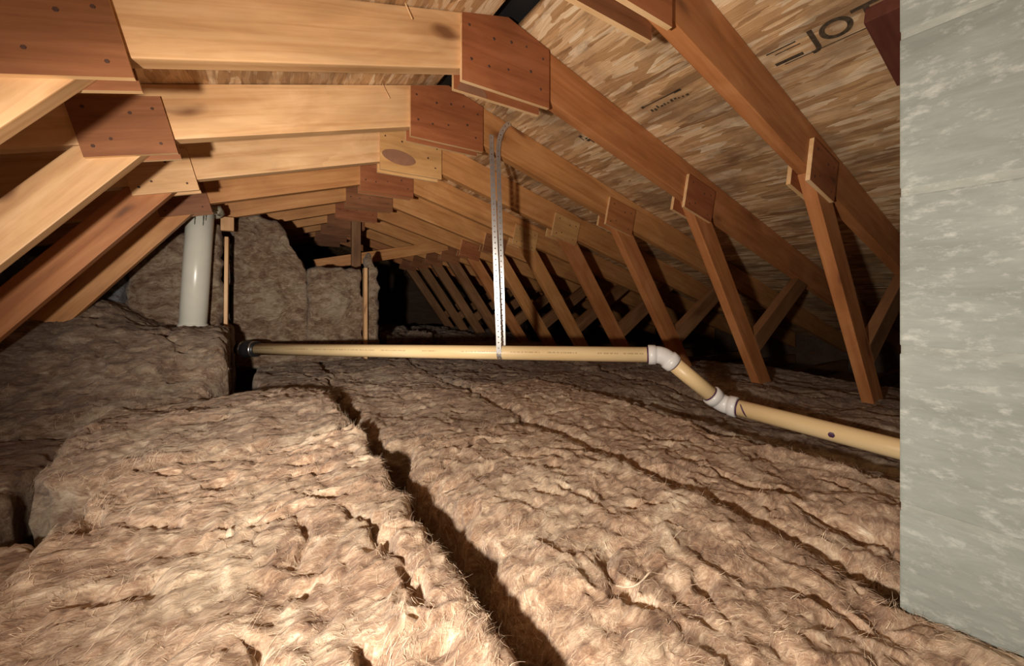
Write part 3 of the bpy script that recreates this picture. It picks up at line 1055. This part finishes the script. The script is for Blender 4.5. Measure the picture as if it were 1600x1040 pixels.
def elbow(p, da, db, name='elbow'):
    pts, rads = [], []
    rb, rs = R + 0.0035, R + 0.0075
    a0, a1 = p - da * (EL + 0.012), p - da * (EL - 0.012)
    pts += [a0, a0 + da * 0.001, a1, a1 + da * 0.0015]
    rads += [rs - 0.0015, rs, rs, rb]
    # smooth turn
    s, e = p - da * (EL - 0.014), p + db * (EL - 0.014)
    for i in range(1, 10):
        t = i / 10
        pts.append(s * (1 - t) ** 2 + p * 2 * t * (1 - t) + e * t * t)
        rads.append(rb)
    b1, b0 = p + db * (EL - 0.012), p + db * (EL + 0.012)
    pts += [b1 - db * 0.0015, b1, b0 - db * 0.001, b0]
    rads += [rb, rs, rs, rs - 0.0015]
    o = link(name, tube_path_mesh(name, [local(q) for q in pts], rads, 32), M['fitting'], run, smooth=True)
    md = o.data
    for pos, dd in ((a0, -da), (b0, db)):
        r = link('primer_ring', lathe_mesh('primer_ring', [(R + 0.0002, 0), (R + 0.0012, 0.0005), (R + 0.0012, 0.0045), (R + 0.0002, 0.005)], 32, False), M['purple'], o, local(pos), rot_to(dd), True)
        tag(r, 'purple primer ring')
    return tag(o, 'white elbow fitting')


e1 = elbow(PB, d1, d2)
e2 = elbow(PCc, d2, d3)
# purple drip and smear on the last section
def patch_on_pipe(p0, d, t, ang0, ang1, ln, name, mat, w0=0.0, taper=1.0):
    zax = d
    side = Vector((-zax.y, zax.x, 0)).normalized()
    if side.dot(Vector((0.539, 0.842, 0))) > 0: side = -side
    upv = zax.cross(side)
    if upv.z < 0: upv = -upv
    bm = bmesh.new()
    n = 8
    A, B = [], []
    for i in range(n + 1):
        a = ang0 + (ang1 - ang0) * i / n
        c = p0 + d * (t + w0 * i / n) + (side * math.cos(a) + upv * math.sin(a)) * (R + 0.0006)
        l = ln * (1 - (1 - taper) * i / n) * (0.4 + 0.6 * math.sin(math.pi * (i + 0.5) / (n + 1)))
        A.append(bm.verts.new(local(c - d * l / 2)))
        B.append(bm.verts.new(local(c + d * l / 2)))
    for i in range(n): bm.faces.new((A[i], A[i + 1], B[i + 1], B[i]))
    o = link(name, bm_mesh(bm, name), mat, run)
    return tag(o, 'purple primer mark')


patch_on_pipe(PCc, d3, 0.062, 0.75, -0.7, 0.006, 'primer_drip', M['purple'], 0.022)
patch_on_pipe(PCc, d3, 0.30, 0.2, -0.35, 0.016, 'primer_smear', M['purple'])

# black rubber coupling with two steel clamps at the far end
cp = link('rubber_coupling', lathe_mesh('rubber_coupling', [(R + 0.001, -0.012), (R + 0.009, -0.011), (R + 0.009, 0.028), (R + 0.013, 0.034), (R + 0.013, 0.062), (R + 0.009, 0.068), (R + 0.009, 0.098), (R + 0.001, 0.1)], 36), M['rubber'], run, local(PA), rot_to(-d1), True)
tag(cp, 'black rubber coupling')
for zz in (0.002, 0.066):
    cl = link('hose_clamp', lathe_mesh('hose_clamp', [(R + 0.009, zz), (R + 0.0108, zz + 0.001), (R + 0.0108, zz + 0.013), (R + 0.009, zz + 0.014)], 36, False), M['clamp'], cp, (0, 0, 0), (0, 0, 0), True)
    tag(cl, 'shiny steel hose clamp')

# ------------------------------------------------------------------ perforated hanger strap
nrm = Vector((-d1.y, d1.x, 0)).normalized()
if nrm.y > 0: nrm = -nrm
pm_ = PA + d1 * ((Vector((0.794, 1.32, 0)) - Vector((PA.x, PA.y, 0))).dot(Vector((d1.x, d1.y, 0)).normalized()) / math.hypot(d1.x, d1.y))
yf = YK[2] - 0.003


def strap():
    # (point, width direction)
    ex = Vector((1, 0, 0))
    ax = Vector((d1.x, d1.y, 0)).normalized()
    path = []
    zc = ZC
    path.append((Vector((0.748, yf, 0.632 + zc)), ex))
    path.append((Vector((0.749, yf - 0.001, 0.56 + zc)), ex))
    rs = R + 0.0015
    fa = pm_ + nrm * rs
    for t in np.linspace(0.1, 0.95, 24):
        p = Vector((0.749, yf - 0.001, 0.56 + zc)).lerp(fa + Vector((0, 0, 0.03)), t)
        path.append((p, ex.lerp(ax, t).normalized()))
    upv = Vector((0, 0, 1))
    for i in range(15):
        a = math.pi * i / 14
        path.append((pm_ + nrm * rs * math.cos(a) - upv * rs * math.sin(a), ax))
    ba = pm_ - nrm * rs
    topb = Vector((0.776, yf - 0.004, 0.575 + zc))
    for t in np.linspace(0.05, 1.0, 26):
        path.append(((ba + Vector((0, 0, 0.02))).lerp(topb, t), ax.lerp(ex, min(1, t * 1.2)).normalized()))
    path.append((Vector((0.779, yf - 0.006, 0.615 + zc)), Vector((1, 0, -0.12)).normalized()))
    path.append((Vector((0.788, yf - 0.008, 0.645 + zc)), Vector((1, 0, -0.3)).normalized()))
    path.append((Vector((0.803, yf - 0.009, 0.672 + zc)), Vector((1, 0, -0.55)).normalized()))
    path.append((Vector((0.824, yf - 0.007, 0.692 + zc)), Vector((0.75, 0.2, -0.75)).normalized()))
    path.append((Vector((0.847, yf - 0.002, 0.6955 + zc)), Vector((0.5, 0.5, -0.7)).normalized()))
    # resample evenly
    P = [q[0] for q in path]
    Wd = [q[1] for q in path]
    cum = [0]
    for a, b in zip(P, P[1:]): cum.append(cum[-1] + (b - a).length)
    step = 0.0215
    n = int(cum[-1] / step)

    def at(s):
        s = min(max(s, 0), cum[-1])
        for i in range(len(cum) - 1):
            if s <= cum[i + 1]:
                t = (s - cum[i]) / max(1e-9, cum[i + 1] - cum[i])
                return P[i].lerp(P[i + 1], t), Wd[i].lerp(Wd[i + 1], t).normalized()
        return P[-1], Wd[-1]
    bm = bmesh.new()
    hw = 0.0098
    sub = 3

    def vert(s, w_):
        p, d = at(s)
        return p + d * w_
    for i in range(n):
        s0 = i * step
        # cell with a round hole in its middle
        outer = []
        cs = step / 2
        for (a, b) in ((-1, -1), (0, -1), (1, -1), (1, 0), (1, 1), (0, 1), (-1, 1), (-1, 0)):
            outer.append(bm.verts.new(vert(s0 + cs + a * cs, b * hw)))
        inner = []
        for (a, b) in ((-1, -1), (0, -1), (1, -1), (1, 0), (1, 1), (0, 1), (-1, 1), (-1, 0)):
            l = math.hypot(a, b)
            inner.append(bm.verts.new(vert(s0 + cs + a / l * 0.0027, b / l * 0.0027)))
        for k in range(8):
            bm.faces.new((outer[k], outer[(k + 1) % 8], inner[(k + 1) % 8], inner[k]))
    bmesh.ops.remove_doubles(bm, verts=bm.verts, dist=0.0003)
    me = bm_mesh(bm, 'hanger_strap')
    o = link('hanger_strap', me, M['steel'])
    md = o.modifiers.new('thick', 'SOLIDIFY')
    md.thickness = 0.0009
    return o


tag(strap(), 'grey perforated metal strap looped under the cream pipe and hung from a rafter', 'strap')

# ------------------------------------------------------------------ white vent pipe
vb, vt = Vector((-0.279, 2.335, -0.24 + ZC)), Vector((-0.240, 2.335, 0.50 + ZC))
vd = (vt - vb)
VR = 0.053
vent = link('vent_pipe', lathe_mesh('vent_pipe', [(VR - 0.004, 0), (VR, 0.001), (VR, vd.length - 0.001), (VR - 0.004, vd.length)], 48), M['vent'], None, vb, Vector((0, 0, 1)).rotation_difference(vd).to_euler(), True)
tag(vent, 'fat white vent pipe rising from the heaped insulation to the roof', 'pipe')


def lumpy_ring(name, r0, r1, h, seed):
    bm = bmesh.new()
    rr = random.Random(seed)
    seg, rings = 28, []
    prof = [(r0, 0), ((r0 + r1) / 2, -h * 0.35), (r1, 0.0), (r1 * 1.02, h * 0.5), ((r0 + r1) / 2, h), (r0, h * 0.9)]
    for (r, z) in prof:
        rings.append([bm.verts.new(((r + rr.uniform(-0.004, 0.009)) * math.cos(2 * math.pi * i / seg), (r + rr.uniform(-0.004, 0.009)) * math.sin(2 * math.pi * i / seg), z + rr.uniform(-0.006, 0.006))) for i in range(seg)])
    for a, b in zip(rings, rings[1:]):
        for i in range(seg): bm.faces.new((a[i], a[(i + 1) % seg], b[(i + 1) % seg], b[i]))
    return bm_mesh(bm, name)


lb = link('foam_collar', lumpy_ring('foam_collar', VR - 0.002, VR + 0.022, 0.035, 5), M['boot'], vent, (0.012, 0.0, 0.645), smooth=True)
tag(lb, 'ragged pale foam collar')
link('base_ring', lathe_mesh('base_ring', [(VR + 0.0002, 0.10), (VR + 0.004, 0.101), (VR + 0.004, 0.118), (VR + 0.0002, 0.12)], 40, False), M['vent'], vent, smooth=True)
for az, l0, l1 in ((-103, 0.575, 0.655), (-70, 0.575, 0.655), (-60, 0.60, 0.655)):
    # streaks face the camera
    a = math.radians(az)
    bm = bmesh.new()
    A, B = [], []
    for i in range(9):
        z = l0 + (l1 - l0) * i / 8
        hwid = 0.05 * (0.35 + 0.65 * min(1, (i + 1) / 4)) * (1 + 0.25 * math.sin(i * 2.1))
        for lst, s in ((A, -1), (B, 1)):
            lst.append(bm.verts.new(((VR + 0.0008) * math.cos(a + s * hwid), (VR + 0.0008) * math.sin(a + s * hwid), z)))
    for i in range(8): bm.faces.new((A[i], B[i], B[i + 1], A[i + 1]))
    tag(link('tar_drip', bm_mesh(bm, 'tar_drip'), M['tar'], vent), 'dark tar drip')

# ------------------------------------------------------------------ stamped ink on the roof deck
E_S = Vector((math.cos(SA), 0, -math.sin(SA)))          # down the slope


def deck(x, y, lift=0.0006):
    return Vector((x, y, ZC + ZT - SL * (x - XR) + 0.0002 - lift))


def deck_text(txt, x, y, size, label):
    c = bpy.data.curves.new('deck_stamp', 'FONT')
    c.body = txt
    c.size = size
    c.offset = size * 0.018
    c.space_character = 1.0
    tmp = bpy.data.objects.new('deck_stamp', c)
    COL.objects.link(tmp)
    bpy.context.view_layer.update()
    me = bpy.data.meshes.new_from_object(tmp.evaluated_get(bpy.context.evaluated_depsgraph_get()))
    bpy.data.objects.remove(tmp)
    ex, ey = Vector((0, -1, 0)), -E_S
    R3 = Matrix((ex, ey, ex.cross(ey))).transposed()
    o = link('deck_stamp', me, M['ink'], ceil)
    o.rotation_euler = R3.to_euler()
    o.location = deck(x, y) - ceil.location
    return tag(o, label)


deck_text('JOT', 1.130, 0.404, 0.080, 'black stamped letters')


def ink_strip(name, marks):
    """marks: (x, y_start, y_end, width) strips running along the deck grain"""
    bm = bmesh.new()
    for (x, ya, yb, wd) in marks:
        q = [deck(x - wd / 2, ya), deck(x + wd / 2, ya), deck(x + wd / 2, yb), deck(x - wd / 2, yb)]
        bm.faces.new([bm.verts.new(p - ceil.location) for p in q])
    return link(name, bm_mesh(bm, name), M['ink'], ceil)


rr = random.Random(5)
mk = [(1.0605, 0.852, 0.716, 0.0045), (1.0605, 0.858, 0.848, 0.010), (1.062, 0.74, 0.715, 0.009)]
for i in range(11):
    y = 0.842 - i * 0.0125
    mk.append((1.088 + rr.uniform(-.004, .004), y, y - rr.uniform(.004, .009), rr.uniform(.006, .013)))
ink_strip('deck_stamp_line', mk)
ink_strip('deck_stamp_dash', [(1.088, 0.49, 0.425, 0.004), (1.100, 0.475, 0.42, 0.003), (1.132, 0.487, 0.425, 0.010), (1.142, 0.47, 0.30, 0.003)])
ink_strip('deck_stamp_mark', [(1.05, 1.150, 1.135, 0.012), (1.066, 1.150, 1.146, 0.02), (1.072, 1.138, 1.126, 0.007), (1.085, 1.140, 1.120, 0.012), (1.10, 1.128, 1.120, 0.016)])


# ------------------------------------------------------------------ loose pale strand lying on the centre batt
pts = []
for i in range(15):
    t = i / 14
    pts.append((0.385 + 0.075 * t, 0.352 - 0.030 * t - 0.010 * math.sin(t * 5), ZC - 0.372 + 0.010 * math.sin(t * 3.1) - 0.004 * math.sin(t * 9)))
tag(link('loose_strand', tube_path_mesh('loose_strand', pts, [0.0009 * (0.35 + math.sin(math.pi * min(1, 0.1 + i / 15))) for i in range(15)], 6), M['fibre'], smooth=True),
    'pale curled strand lying on the centre foreground batt', 'strand')
